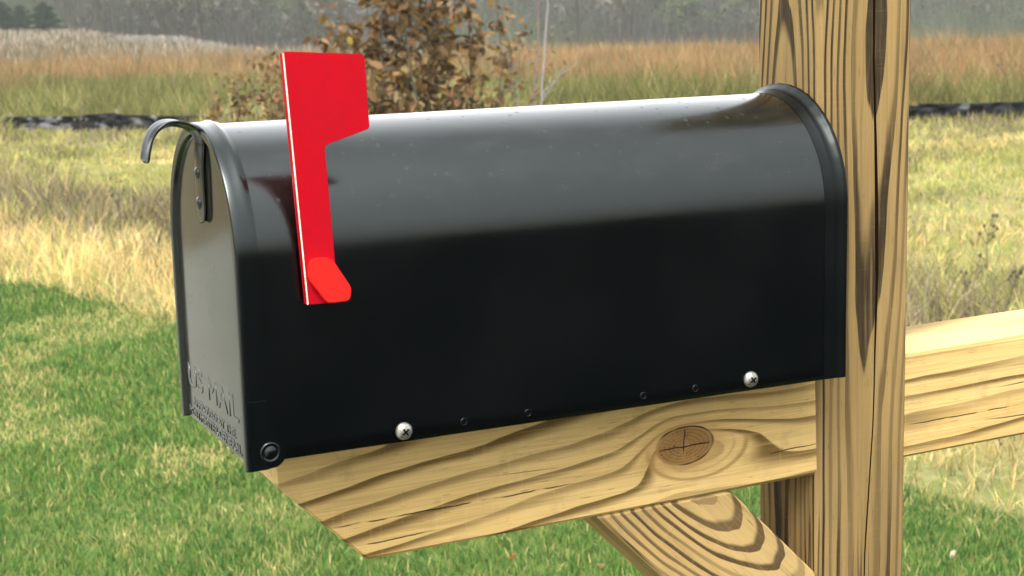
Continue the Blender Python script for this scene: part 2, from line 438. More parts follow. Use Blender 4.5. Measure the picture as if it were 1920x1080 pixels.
# lawn
def build_lawn():
    x, y, d = wedge(430000, 2.0, 9.5, R(27), 1.5)
    e = edge_s(x, y); k = e < .05; x, y, e = x[k], y[k], e[k]; n = len(x)
    z = gz(x, y) - .004
    dry = np.clip((fbm(x, y, 1.5, 8) - .52) * 5 + (fbm(x, y, 5.0, 9) - .5) * 2.5, 0, 1)
    dark = np.clip((fbm(x, y, 1.1, 12) - .45) * 4, 0, 1)
    W = np.stack([1.1 + dark * 2, 1.3 + 0 * dry, .75 + .6 * dry, .16 + 2.1 * dry, .06 + 1.3 * dry], 1)
    col = pal(n, [(.034, .095, .018), (.085, .165, .030), (.19, .25, .060), (.35, .31, .11), (.50, .40, .18)], W)
    h = (.022 + rng.random(n) * .028) * (1 - .25 * dry) * (.75 + .5 * fbm(x, y, 2.5, 14))
    lean = .15 + rng.random(n) * .75
    wd = .0018 + rng.random(n) * .0020 + (d[k] > 4.5) * .0012
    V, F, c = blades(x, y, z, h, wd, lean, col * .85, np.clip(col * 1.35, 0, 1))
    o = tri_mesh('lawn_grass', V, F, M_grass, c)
    tag(o, 'short green mown lawn with straw coloured dead patches around the mailbox post', 'lawn', kind='stuff')
build_lawn()

# field
def build_field():
    P = []
    # dense verge of tall pale grass beyond the lawn, then mixed weeds up to the fence
    x, y, d = wedge(300000, 2.2, 24, R(25), 1.35)
    e = edge_s(x, y); u, v = uv(x, y)
    k = (e > -.04) & (v < 16.4); x, y, e, d, v, u = [q[k] for q in (x, y, e, d, v, u)]; n = len(x)
    n1 = fbm(x, y, .8, 21); n2 = fbm(x, y, 2.6, 22); n3 = fbm(x, y, .45, 23)
    tan = np.clip(1.3 - e / .9 + (n1 - .5) * 1.6, 0, 1) + .75 * np.clip((n3 - .56) * 7, 0, 1)
    grey = np.exp(-((e - 1.5) / .55) ** 2) * sstep(.36, .52, n2) * 3.0 + sstep(12.2, 14.8, v) * 1.8 * (.4 + n1) + sstep(.52, .64, fbm(x, y, 1.1, 29)) * 1.6 * sstep(.9, 1.6, e)
    near = sstep(7.0, 5.0, d)
    green = near * 1.2 + np.clip((n2 - .40) * 2, 0, 1) + sstep(1.7, 2.6, e) * 1.3 + .5 * np.exp(-(e / .35) ** 2)
    W = np.stack([tan * 2.2 + .15, tan * 1.1 + .22, green * 1.5 + .15, green * .9 + .1, grey * 1.6 + .05, grey * .7 + .03], 1)
    col = pal(n, [(.62, .44, .19), (.52, .43, .20), (.36, .345, .105), (.22, .25, .07), (.25, .205, .13), (.10, .085, .05)], W)
    col = col * (.62 + .75 * fbm(x, y, 2.2, 27))[:, None] * (.7 + .6 * vnoise(x, y, 7.0, 28))[:, None]
    tall = .06 + .11 * np.exp(-((e - .5) / .5) ** 2) + (.07 + .26 * sstep(.45, .62, fbm(x, y, .55, 26)) * sstep(-2, -6, u) + .34 * sstep(-9.4, -8.4, u) * sstep(-5, -6, u)) * sstep(13.8, 15.6, v) + .06 * grey * (1 - sstep(12.5, 14, v))
    h = tall * (.35 + rng.random(n) * 1.0) * (.6 + .8 * n2) * (1 - .45 * near)
    lean = .2 + rng.random(n) * .85
    wd = .0022 + .00042 * d * (.6 + rng.random(n) * .8)
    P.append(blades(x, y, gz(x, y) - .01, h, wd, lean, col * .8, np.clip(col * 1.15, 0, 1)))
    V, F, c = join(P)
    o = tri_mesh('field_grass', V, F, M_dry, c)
    tag(o, 'pale straw and yellow green rough grass between the lawn and the low black fence', 'rough grass', kind='stuff')
    # beyond the fence
    x, y, d = wedge(300000, 15, 62, R(25), 1.25)
    u, v = uv(x, y); k = (v > 16.25) & (v < 52); x, y, d, u, v = [q[k] for q in (x, y, d, u, v)]; n = len(x)
    vb = 20.5 + np.clip(-u, 0, 30) * .42
    n1 = fbm(x, y, .35, 31); n2 = fbm(x, y, 1.3, 32)
    rust = sstep(-3.0, 3.0, v - vb + (n1 - .5) * 16 + (n2 - .5) * 6); far = sstep(9, 14, v - vb + (n1 - .5) * 4) * sstep(-12, -18, u)
    W = np.stack([(1 - rust) * 1.2 * (.4 + n2), (1 - rust) * .9 + .1, (1 - rust) * .35 + .1, rust * 1.1 * (1 - far), rust * .9, far * 1.5, .12 + 0 * rust], 1)
    col = pal(n, [(.115, .125, .035), (.20, .185, .065), (.075, .095, .030), (.27, .155, .070), (.215, .155, .072), (.18, .15, .11), (.34, .27, .14)], W, .28)
    col = col * (.45 + 1.05 * fbm(x, y, .9, 37))[:, None] * (.6 + .8 * vnoise(x, y, 3.3, 38))[:, None]
    h = (.20 + .35 * sstep(17, 20, v)) * (.6 + .8 * vnoise(x, y, 1.6, 39)) * (.35 + rng.random(n) * .85) * (.55 + .9 * n1)
    lean = .25 + rng.random(n) * .65
    wd = .0006 * d * (.6 + rng.random(n) * .9)
    P = [blades(x, y, gz(x, y) - .02, h, wd, lean, col * .85, np.clip(col * 1.1, 0, 1), seg=1)]
    # rough grey brush running on to the woods
    x, y, d = wedge(110000, 52, 165, R(26), 1.3); u, v = uv(x, y); k = v > 42; x, y, d, u, v = [q[k] for q in (x, y, d, u, v)]; n = len(x)
    n1 = fbm(x, y, .10, 35); n2 = fbm(x, y, .3, 36)
    W = np.stack([.5 + 2 * n1, 1.6 - 1.5 * n1, .2 + 2.5 * sstep(.5, .7, n2), .5 + 0 * n1], 1)
    col = pal(n, [(.20, .155, .10), (.13, .12, .07), (.36, .31, .23), (.085, .07, .05)], W, .2)
    P.append(blades(x, y, gz(x, y) - .05, (.25 + .6 * rng.random(n)) * (.4 + n2), .0016 * d, .1 + rng.random(n) * .5, col, seg=1))
    V, F, c = join(P)
    o = tri_mesh('meadow_grass', V, F, M_dry, c)
    tag(o, 'tall olive and rust brown meadow grass behind the low black fence', 'meadow grass', kind='stuff')
build_field()

# ------------------------------------------------------------------ silt fence
def build_fence():
    m = Mat('silt_fence_fabric')
    n = m.noise(m.vec(m.x * 7, m.y * 7, m.z * 22), 1.0, 4); n2 = m.noise(m.vec(m.x * 2.2, m.y * 2.2, m.z * 3), 1.0, 2)
    c = m.mix(n.step(.45, .62), (.006, .007, .008), (.03, .031, .033))
    c = m.mix(n2.step(.58, .63) * n.step(.42, .52), c, (.13, .14, .14))
    m.set('Base Color', c).set('Roughness', .95).set('Specular IOR Level', .1)
    ms = Mat('stake_wood'); ms.set('Base Color', (.22, .18, .12)).set('Roughness', .9)
    root = empty('silt_fence', (2.07, 20.0, float(gz(2.07, 20.0))))
    tag(root, 'low torn black fabric silt fence on stakes running across the field', 'silt fence')
    A = np.array([-1.2, 23.0]); B = np.array([14.5, 8.6]); N = 420
    V = []; F = []
    off = np.array([root.location.x, root.location.y, root.location.z])
    for i in range(N + 1):
        t = i / N; q = A + (B - A) * t
        nrm = np.array([.678, .735]) * (.03 * math.sin(i * .55) + .05 * (vnoise(i * .13, 2.0) - .5))
        g = float(gz(*q)); top = .24 + .03 * (float(vnoise(i * .11, 7.)) - .5) - .035 * abs(math.sin(i * math.pi / 30)) 
        if vnoise(i * .05, 31.) < .3: top -= .12
        for k, fr in enumerate((-.05, .1, .2, .3, .38, 1.0)):
            zz = g + (top if fr == 1.0 else fr * .5)
            w_ = .03 * math.sin(i * .9 + k * 1.7) * (fr < 1)
            V.append((q[0] + nrm[0] + w_ * .678 - off[0], q[1] + nrm[1] + w_ * .735 - off[1], zz - off[2]))
    for i in range(N):
        for k in range(5):
            a = i * 6 + k; F.append((a, a + 6, a + 7, a + 1))
    o = mesh_obj('fabric', V, F, m.m, root, smooth=True)
    md = o.modifiers.new('thick', 'SOLIDIFY'); md.thickness = .004
    for i in range(0, N, 30):
        q = A + (B - A) * i / N; g = float(gz(*q))
        bm = bmesh.new(); bmesh.ops.create_cube(bm, size=1)
        bmesh.ops.scale(bm, vec=(.038, .038, .5), verts=bm.verts)
        bmesh.ops.translate(bm, vec=(q[0] + .04 - off[0], q[1] + .045 - off[1], g + .03 - off[2]), verts=bm.verts)
        bm_obj('stake', bm, ms.m, root)
build_fence()

# ------------------------------------------------------------------ tubes, saplings
def tube(verts, faces, cols, pts, rads, sides, col):
    pts = [np.array(q, float) for q in pts]; base = len(verts)
    for i, q in enumerate(pts):
        t = pts[min(i + 1, len(pts) - 1)] - pts[max(i - 1, 0)]; t /= np.linalg.norm(t) + 1e-9
        a = np.cross(t, [0.31, .95, .05]); a /= np.linalg.norm(a) + 1e-9; b = np.cross(t, a)
        for s in range(sides):
            th = 2 * math.pi * s / sides
            verts.append(q + (a * math.cos(th) + b * math.sin(th)) * rads[i]); cols.append(col)
    for i in range(len(pts) - 1):
        for s in range(sides):
            a0 = base + i * sides + s; a1 = base + i * sides + (s + 1) % sides
            faces.append((a0, a1, a1 + sides)); faces.append((a0, a1 + sides, a0 + sides))
def grow(rnd, start, dirv, length, n, wander, up=.0):
    pts = [np.array(start, float)]; d = np.array(dirv, float); d /= np.linalg.norm(d)
    for i in range(n):
        d = d + np.array([rnd.gauss(0, wander), rnd.gauss(0, wander), rnd.gauss(0, wander) * .6 + up]); d /= np.linalg.norm(d)
        pts.append(pts[-1] + d * length / n)
    return pts
LEAFC = [(.24, .145, .055), (.32, .20, .075), (.12, .075, .03), (.36, .20, .10), (.42, .20, .09), (.44, .33, .05), (.25, .19, .06), (.30, .22, .12)]
def sapling(name, label, loc, stems, h, leafn, seed, spread=.25, bark=(.10, .085, .07), leaf_lo=.25, leafw=None, rad=.012, leaf=.05, group=None, branch=1.0):
    rnd = random.Random(seed)
    root = empty(name, loc)
    tag(root, label, 'sapling', group)
    V, F, K = [], [], []; LV, LF, LC = [], [], []
    tips = []
    for s in range(stems):
        a = rnd.random() * 6.283; r0 = rnd.random() * spread * .5
        st = (math.cos(a) * r0, math.sin(a) * r0, -.02)
        hh = h * rnd.uniform(.75, 1.0) if s else h
        di = (math.cos(a) * spread * rnd.uniform(.2, 1), math.sin(a) * spread * rnd.uniform(.2, 1), 1.5)
        pts = grow(rnd, st, di, hh, 12, .055, .02)
        rr = [rad * (1 - .8 * i / 12) * (1 if s == 0 else .75) for i in range(13)]
        tube(V, F, K, pts, rr, 6, tuple(c * rnd.uniform(.8, 1.3) for c in bark))
        for b in range(int(hh * 7 * branch)):
            t = rnd.uniform(.12, .97); i = min(int(t * 12), 11); q = pts[i] + (pts[i + 1] - pts[i]) * (t * 12 - i)
            aa = rnd.random() * 6.283; bl = rnd.uniform(.18, .55) * (1.1 - t * .6)
            bp = grow(rnd, q, (math.cos(aa), math.sin(aa), rnd.uniform(.5, 1.4)), bl, 6, .10, .05)
            tube(V, F, K, bp, [rr[i] * .5 * (1 - .7 * j / 6) + .0012 for j in range(7)], 4, bark)
            tips.append((bp, t))
            for c in range(2):
                j = rnd.randint(1, 5); a3 = rnd.random() * 6.283
                tp = grow(rnd, bp[j], (math.cos(a3), math.sin(a3), rnd.uniform(.1, 1.1)), bl * .5, 4, .12)
                tube(V, F, K, tp, [.0022, .002, .0017, .0014, .001], 3, bark); tips.append((tp, t))
        tips.append((pts[6:], .8))
    cands = [t for t in tips if t[0][-1][2] > leaf_lo * h * .0 + leaf_lo]
    for i in range(leafn):
        bp, t = rnd.choice(cands); j = rnd.randint(0, len(bp) - 1); q = bp[j] + np.array([rnd.gauss(0, .012) for _ in range(3)])
        L = leaf * rnd.uniform(.55, 1.25); Wd = L * rnd.uniform(.35, .6)
        ax = np.array([rnd.gauss(0, 1), rnd.gauss(0, 1), rnd.gauss(-.5, .7)]); ax /= np.linalg.norm(ax)
        sd = np.cross(ax, [rnd.gauss(0, 1), rnd.gauss(0, 1), rnd.gauss(0, 1)]); sd /= np.linalg.norm(sd); nn = np.cross(ax, sd)
        curl = rnd.uniform(-.2, .5) * L
        ci = rnd.choices(range(8), leafw or [6, 5, 5, 2.2, .6, .35, .25, .8])[0]
        kk = rnd.uniform(.4, .95); c = tuple(v * kk for v in LEAFC[ci]); b = len(LV)
        LV += [q, q + ax * L * .3 - sd * Wd * .5 + nn * curl * .4, q + ax * L * .7 - sd * Wd * .42 + nn * curl * .5, q + ax * L + nn * curl * .3,
               q + ax * L * .7 + sd * Wd * .42 + nn * curl * .5, q + ax * L * .3 + sd * Wd * .5 + nn * curl * .4, q + ax * L * .5]
        LF += [(b, b + 1, b + 6), (b + 1, b + 2, b + 6), (b + 2, b + 3, b + 6), (b + 3, b + 4, b + 6), (b + 4, b + 5, b + 6), (b + 5, b, b + 6)]
        LC += [c] * 7
    t_ = tri_mesh('trunk', np.array(V), np.array(F), M_leaf_bark, np.array(K)); t_.parent = root
    if LV:
        f_ = tri_mesh('foliage', np.array(LV), np.array(LF), M_leaf, np.array(LC)); f_.parent = root
    return root
M_leaf_bark = veg('young_bark', .85, 0.0, .1)
def at(px, py, d):
    """ground point at distance d in the compass direction seen at photo pixel (px, py)"""
    rx = np.array([0.91247962, -0.40661755]); f = np.array([0.39258625, 0.90133162]); up = np.array([0.11513897, 0.14920948])
    v = f * 3029.74 + rx * (px - 960) - up * ((py or 80) - 540); v /= np.linalg.norm(v)
    x, y = CP[0] + v[0] * d, CP[1] + v[1] * d
    return (x, y, float(gz(x, y)))
sapling('autumn_sapling', 'slender sapling with sparse yellow and orange leaves just right of the red flag top', at(650, 0, 12.2), 2, 2.2, 130, 3, .14, rad=.010, leaf=.06, leafw=[3, 3, 2, 2, 2, 3, 3, 1])
sapling('autumn_sapling', 'bushiest autumn sapling with dense brown leaves behind the middle of the mailbox', at(765, 0, 11.6), 7, 2.1, 1700, 12, .42, rad=.015, leaf=.085)
sapling('autumn_sapling', 'brown leaved sapling with dark upright stems, second from the right of the clump', at(870, 0, 12.0), 6, 2.1, 1050, 25, .42, rad=.015, leaf=.082)
sapling('autumn_sapling', 'thin sapling with scattered orange leaves between the brown clump and the bare pale stem', at(968, 0, 11.4), 3, 2.0, 170, 31, .28, bark=(.17, .16, .13), rad=.009, leafw=[2, 2, 1, 4, 5, 2, 1, 1], branch=.7)
sapling('bare_sapling', 'pale nearly leafless sapling stem standing rightmost of the sapling clump', at(1022, 0, 11.0), 1, 2.2, 9, 44, .10, bark=(.22, .23, .19), rad=.009, leafw=[2, 2, 1, 2, 5, 1, 1, 1], branch=.35)
sapling('autumn_shrub', 'small round shrub of brown leaves left of the red flag', at(478, 0, 11.2), 11, .98, 1500, 52, .62, rad=.007, leaf_lo=.2)

# dark dry weeds standing in the field
def weed(loc, h, label, seed, seedhead=True, col=(.07, .06, .045)):
    rnd = random.Random(seed); root = empty('dry_weed', loc); tag(root, label, 'weed', 'dead weed stalks in the field')
    V, F, K = [], [], []
    pts = grow(rnd, (0, 0, -.01), (rnd.gauss(0, .1), rnd.gauss(0, .1), 1), h, 8, .06); tube(V, F, K, pts, [.0035 * (1 - .08 * i) for i in range(9)], 5, col)
    for b in range(9):
        i = rnd.randint(3, 8); a = rnd.random() * 6.28
        bp = grow(rnd, pts[i], (math.cos(a), math.sin(a), 1.0), h * .18, 3, .15); tube(V, F, K, bp, [.002, .0017, .0014, .001], 3, col)
        e = bp[-1]; tube(V, F, K, [e - [0, 0, .006], e, e + [0, 0, .008], e + [0, 0, .014]], [.002, .008, .007, .001], 5, tuple(c * 1.3 for c in col))
    o = tri_mesh('stalk', np.array(V), np.array(F), M_leaf_bark, np.array(K)); o.parent = root
weed(at(1846, 540, 7.0), .30, 'dark upright dead weed stalk above the pale rail on the right', 1)
weed(at(1890, 560, 6.8), .15, 'short dark dead weed in the corner above the pale rail at the right', 2)
weed(at(1822, 570, 6.8), .14, 'low dark dead weed close to the left of the tall dark stalk', 3)
weed(at(1902, 0, 15.0), .75, 'tall thin dead weed sticking up before the low fence at the far right', 4)
weed(at(225, 420, 10.2), .32, 'dark dead weed in the grass left of the mailbox door', 6)
weed(at(130, 0, 14.5), .55, 'bushy grey dead weed in front of the torn black fence at left', 8, col=(.14, .125, .10))
weed(at(170, 0, 12.6), .40, 'grey dead weed leaning in the yellow grass below the torn fence', 9, col=(.16, .145, .11))

# ------------------------------------------------------------------ far woods
def clump(V, F, K, c, rad, n, size, cols, rnd, squash=1.0):
    for i in range(n):
        a = rng.normal(size=3); a /= np.linalg.norm(a); r = rad * (rng.random() ** .4)
        q = np.array(c) + a * r * np.array([1, 1, squash]); s = size * (.5 + rng.random())
        e1 = rng.normal(size=3); e1 /= np.linalg.norm(e1); e2 = np.cross(e1, rng.normal(size=3)); e2 /= np.linalg.norm(e2)
        b = len(V); V += [q - e1 * s, q + e1 * s, q + e2 * s * .9]; F.append((b, b + 1, b + 2)); K += [rnd.choice(cols)] * 3
def far_tree(seed, h, tr, bark, crown_cols, crown_n, low=.25, leafsize=.35):
    rnd = random.Random(seed); root = empty('woodland_tree')
    V, F, K = [], [], []
    tr_pts = grow(rnd, (0, 0, -.3), (rnd.gauss(0, .05), rnd.gauss(0, .05), 1), h, 8, .04)
    tube(V, F, K, tr_pts, [tr * (1 - .1 * i) for i in range(9)], 6, bark)
    TV, TF, TK = [], [], []
    for b in range(26):
        i = rnd.randint(1, 8); a = rnd.random() * 6.28
        bp = grow(rnd, tr_pts[i], (math.cos(a), math.sin(a), rnd.uniform(.3, 1.2)), h * rnd.uniform(.12, .3), 5, .15, .05)
        tube(V, F, K, bp, [tr * .3 * (1 - .17 * j) for j in range(6)], 4, bark)
        if crown_n: clump(TV, TF, TK, bp[-1], h * .09, crown_n // 26, leafsize, crown_cols, rnd)
        for c in range(5):
            tp = grow(rnd, bp[rnd.randint(2, 5)], (rnd.gauss(0, 1), rnd.gauss(0, 1), rnd.uniform(0, 1.4)), h * .1, 3, .2)
            tube(TV, TF, TK, tp, [.03, .025, .02, .01], 3, tuple(v * 1.1 for v in bark))
    o = tri_mesh('trunk', np.array(V), np.array(F), M_wood_far, np.array(K)); o.parent = root
    o = tri_mesh('crown', np.array(TV), np.array(TF), M_wood_far, np.array(TK)); o.parent = root
    return root
def copy_tree(o):
    c = o.copy(); C.objects.link(c)
    for ch in list(o.children):
        k = ch.copy(); C.objects.link(k); k.parent = c
    return c
GREYT = [(.10, .093, .08), (.075, .07, .06), (.12, .11, .088)]
GRNT = [(.095, .125, .05), (.12, .14, .06), (.07, .10, .045)]
protos = [(far_tree(101, 13, .22, (.055, .05, .042), GREYT, 260), 'g'), (far_tree(102, 10, .15, (.085, .08, .07), GREYT, 520), 'g'),
          (far_tree(103, 9, .12, (.11, .10, .085), GREYT, 900), 'g'), (far_tree(104, 10, .16, (.06, .055, .045), GRNT, 1500, .1, .3), 'y'),
          (far_tree(105, 7, .12, (.09, .085, .06), GRNT, 2400, .05, .22), 'y')]
used = [False] * 5
LAB = {'g': ('bare grey woodland tree in the misty far woods behind the meadow', 'bare trees of the far woods'),
       'y': ('yellowish green leafy woodland tree in the misty far woods behind the meadow', 'green leaved trees of the far woods')}
def put_tree(k, px, d, s=1.0):
    root, t = protos[k]
    if used[k]: root = copy_tree(root)
    used[k] = True
    root.location = at(px, 0, d); root.rotation_euler = (0, 0, random.random() * 6.28); root.scale = (s, s, s)
    tag(root, LAB[t][0], 'tree', LAB[t][1])
for px, d in [(350, 140), (385, 142), (315, 138), (196, 142), (575, 145), (640, 150), (1090, 150), (1180, 155), (1400, 150), (75, 175), (170, 160), (282, 150), (312, 152), (270, 175), (192, 180), (436, 158), (405, 180), (360, 190), (250, 190), (30, 190), (-60, 170), (-130, 190)]:
    put_tree(random.choice([0, 0, 1]), px, d, random.uniform(.8, 1.1))
for px in list(range(-180, 2160, 70)):
    put_tree(random.choice([1, 2, 2]), px + random.uniform(-30, 30), random.uniform(165, 200), random.uniform(.7, 1.2))
for px, d in [(330, 172), (395, 168), (500, 175), (560, 170), (590, 185), (1262, 165), (1290, 170), (1240, 178), (1370, 172), (610, 165)]:
    put_tree(random.choice([3, 4]), px, d, random.uniform(.8, 1.15))

def conifer(px, d, h, label, seed):
    rnd = random.Random(seed); root = empty('evergreen_tree', at(px, 0, d)); tag(root, label, 'tree', 'small dark evergreens at the field end')
    V, F, K = [], [], []; tube(V, F, K, [(0, 0, -.2), (0, 0, h * .5), (0, 0, h)], [.14, .09, .02], 6, (.06, .045, .03))
    o = tri_mesh('trunk', np.array(V), np.array(F), M_wood_far, np.array(K)); o.parent = root
    V, F, K = [], [], []
    for i in range(5200):
        t = rng.random() ** .8; z = h * (.03 + .97 * t); rr = h * .56 * (1 - t) ** .55 * min(1, t * 5 + .5) * (.8 + .35 * math.sin(t * 31 + seed)) ; a = rng.random() * 6.283
        r = rr * (rng.random() ** .45) * (1 + .22 * math.sin(a * 5 + t * 9)); q = np.array([math.cos(a) * r, math.sin(a) * r, z])
        s = .10 + rng.random() * .12; o1 = np.array([math.cos(a), math.sin(a), -.25]); sd = np.array([-math.sin(a), math.cos(a), rng.normal() * .5])
        b = len(V); V += [q - sd * s * .5, q + sd * s * .5, q + o1 * s * 1.3]; F.append((b, b + 1, b + 2))
        g = rnd.uniform(.4, 1.2); K += [(.018 * g, .042 * g, .02 * g)] * 3
    o = tri_mesh('crown', np.array(V), np.array(F), M_wood_far, np.array(K)); o.parent = root
conifer(87, 128, 2.5, 'dark green evergreen tree, rightmost and largest of three at top left', 1)
conifer(43, 132, 2.2, 'dark green evergreen tree, middle one of three at top left', 2)
conifer(6, 130, 2.5, 'dark green evergreen tree, leftmost of three at top left, cut by the frame', 3)

def build_woods():
    P = []
    # brush and thickets: thin upright stems, massed
    for (n, d0, d1, hmin, hmax, wd, cols, wts, ofs) in [
        (60000, 150, 215, 1.0, 6.5, .075, [(0.0682, 0.0651, 0.057), (0.0465, 0.0453, 0.0434), (0.0279, 0.0285, 0.0285), (0.0558, 0.0651, 0.0403), (0.1054, 0.093, 0.0775)], [3, 3, 2.2, 1.2, 1.0], 0),
        (30000, 205, 260, 5, 13, .22, [(0.0744, 0.0713, 0.062), (0.0527, 0.0527, 0.0496), (0.0589, 0.0682, 0.0434), (0.093, 0.0868, 0.0713)], [3, 3, 2, 1], 5)]:
        x, y, d = wedge(n, d0, d1, R(27), 1.2)
        k = fbm(x, y, .12, 40 + ofs)
        col = pal(n, cols, wts, .3) * (.65 + .8 * k)[:, None]
        gm = sstep(.5, .65, fbm(x, y, .06, 47 + ofs))[:, None]; col = col * (1 - .25 * gm) + np.array([.03, .05, .012]) * gm
        h = (hmin + rng.random(n) ** 1.6 * (hmax - hmin)) * (.5 + 1.0 * k)
        P.append(blades(x, y, gz(x, y) - .1, h, wd * (.5 + rng.random(n)), .05 + rng.random(n) * .4, col, seg=1))
    # leaf and twig tufts through the brush
    n = 130000; x, y, d = wedge(n, 158, 235, R(27), 1.2); k = fbm(x, y, .14, 50)
    col = pal(n, [(0.0651, 0.062, 0.0546), (0.0434, 0.0434, 0.0409), (0.0527, 0.0651, 0.0341), (0.093, 0.0837, 0.0682)], [3, 3, 2, .8], .25) * (.6 + .9 * k)[:, None]
    z = gz(x, y) + rng.random(n) ** 1.1 * (7 * k + 4)
    P.append(blades(x, y, z, .14 + rng.random(n) * .3, .18 + 0 * x, .8 + 0 * x, col, seg=1))
    V, F, c = join(P)
    tag(tri_mesh('thicket', V, F, M_wood_far, c), 'grey brown leafless thicket of brush and trees across the far edge of the field', 'woods', kind='stuff')
    # pale brush heap at the meadow's far end
    P = []
    n = 16000; u0 = at(330, 0, 92); a = rng.normal(size=(n, 2))
    ax = np.array([.912, -.407]); ay = np.array([.39, .90])
    p = np.array(u0[:2]) + a[:, :1] * 2.3 * ax + a[:, 1:] * 2.0 * ay
    hgt = .95 * np.exp(-(a[:, 0] ** 4) * .12 - a[:, 1] ** 2 * .4) * (.6 + .6 * fbm(p[:, 0], p[:, 1], .6, 60))
    z = gz(p[:, 0], p[:, 1]) + rng.random(n) * hgt
    col = pal(n, [(.30, .28, .24), (.22, .20, .17), (.14, .125, .10), (.38, .34, .26)], [3, 3, 1.5, 1], .2)
    V, F, c = blades(p[:, 0], p[:, 1], z, .22 + rng.random(n) * .2, .05 + 0 * z, .9 + 0 * z, col, seg=1)
    tag(tri_mesh('brush_heap', V, F, M_wood_far, c), 'long pale grey heap of dead brush where the meadow meets the woods', 'brush heap', kind='stuff')
build_woods()

# ------------------------------------------------------------------ post, arm, brace
def box_profile_loft(stations, ring_fn):
    V, F = [], []; n = None
    for k, s in enumerate(stations):
        rr = ring_fn(s); n = len(rr); V += rr
        if k:
            a = (k - 1) * n; b = k * n
            for i in range(n): F.append((a + i, a + (i + 1) % n, b + (i + 1) % n, b + i))
    F.append(tuple(range(n))[::-1]); F.append(tuple((len(stations) - 1) * n + i for i in range(n)))
    return V, F
post_root = empty('mailbox_post', (.53, .085, 0))
tag(post_root, 'square pale pine post with a notched crossarm and diagonal brace carrying the black mailbox', 'mailbox post')
def inv_parent(o): o.matrix_parent_inverse = Matrix.Translation(-post_root.location)
D = .089
def crack(z):  # x position, half width, depth of the long split in the front face
    t = (z - Z0)
    x = float(np.interp(t, [-1.3, -.30, -.17, -.06, .075, .25, .65], [.050, .045, .0475, .0545, .0572, .0515, .050])) + .0007 * (float(vnoise(z * 25, 77.)) - .5)
    wd = .0011 * float(np.clip((t + .40) / .45, 0.25, 1)) * (1 + .25 * math.sin(z * 23))
    if t > .05: wd *= 1.25
    return x, max(wd, .0005), .016
def post_ring(z):
    e = .0035; j = lambda s: .0005 * (float(vnoise(z * 9, s)) - .5)
    cx, cw, cd = crack(z)
    pts = [(e, 0 + j(1)), (cx - cw, 0), (cx - cw * .3, cd), (cx + cw * .3, cd), (cx + cw, 0), (D - e, j(2)), (D, e), (D + j(3), D - e), (D - e, D), (e, D), (j(4), D - e), (j(5), e)]
    return [(x, y, z) for x, y in pts]
V, F = box_profile_loft(list(np.linspace(-.3, 1.50, 84)), post_ring)
o = mesh_obj('post', V, F, M_post, post_root)
mc = Mat('shaded_split'); mc.set('Base Color', (.020, .012, .006)).set('Roughness', 1.0).set('Specular IOR Level', 0.0)  # split walls coloured near black, painting in the shade of the recess
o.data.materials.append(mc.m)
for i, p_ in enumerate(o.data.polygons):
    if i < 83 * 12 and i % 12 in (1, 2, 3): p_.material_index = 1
# slight lean, as measured: shear about the mailbox height
xb, yb, lx, ly = .485, .0393, .00735, -.0148
for v in o.data.vertices:
    z = v.co.z
    v.co.x += 0; v.co.y += 0
o.matrix_parent_inverse = Matrix.Translation(-post_root.location)
o.location = (xb - lx * Z0, yb - ly * Z0, 0)
o.rotation_euler = (math.atan(-ly), math.atan(lx), 0)

def arm_ring(x):
    e = .0025; j = lambda s: .0006 * (float(vnoise(x * 11, s)) - .5)
    zt, zb = -.003, -.092
    # slanted cut at the free end
    if x < .0975: zb = -.027 - (x - .035) / .062 * .065
    zb = min(zb, zt - .012)
    y0, y1 = .043, .132
    return [(x, y0, zb + e + j(1)), (x, y0 + e, zb), (x, y1 - e, zb), (x, y1, zb + e), (x, y1, zt - e), (x, y1 - e, zt + j(2)), (x, y0 + e, zt + j(3)), (x, y0 + j(5), zt - e)]
st = [.0352, .040, .048, .058, .070, .083, .0975] + list(np.linspace(.11, 1.25, 40))
V, F = box_profile_loft(st, arm_ring)
o = mesh_obj('crossarm', V, F, M_arm, post_root); o.location = (0, 0, Z0); inv_parent(o)
# brace, local x runs down the timber
ang = math.atan2(.0835, .0786)
bm = bmesh.new()
pr_ = [(.2835, -.0925), (.4045, -.0925), (.4855, -.1785), (.4855, -.3095)]
vs = [bm.verts.new((x, 0, z)) for x, z in pr_]
f = bm.faces.new(vs); ex = bmesh.ops.extrude_face_region(bm, geom=[f])
bmesh.ops.translate(bm, vec=(0, .087, 0), verts=[g for g in ex['geom'] if isinstance(g, bmesh.types.BMVert)])
bmesh.ops.bevel(bm, geom=[e for e in bm.edges], offset=.002, segments=1, affect='EDGES')
rot = Matrix.Rotation(-ang, 4, 'Y')           # into timber axes
rot = Matrix(((math.cos(ang), 0, -math.sin(ang), 0), (0, 1, 0, 0), (math.sin(ang), 0, math.cos(ang), 0), (0, 0, 0, 1)))
off = Vector((.344, 0, -.0925))
bmesh.ops.translate(bm, vec=-off, verts=bm.verts); bmesh.ops.transform(bm, matrix=rot, verts=bm.verts)
o = bm_obj('brace', bm, M_brace, post_root)
o.matrix_parent_inverse = Matrix.Translation(-post_root.location)
o.matrix_basis = Matrix.Translation((off.x, .0442, off.z + Z0)) @ rot.inverted()
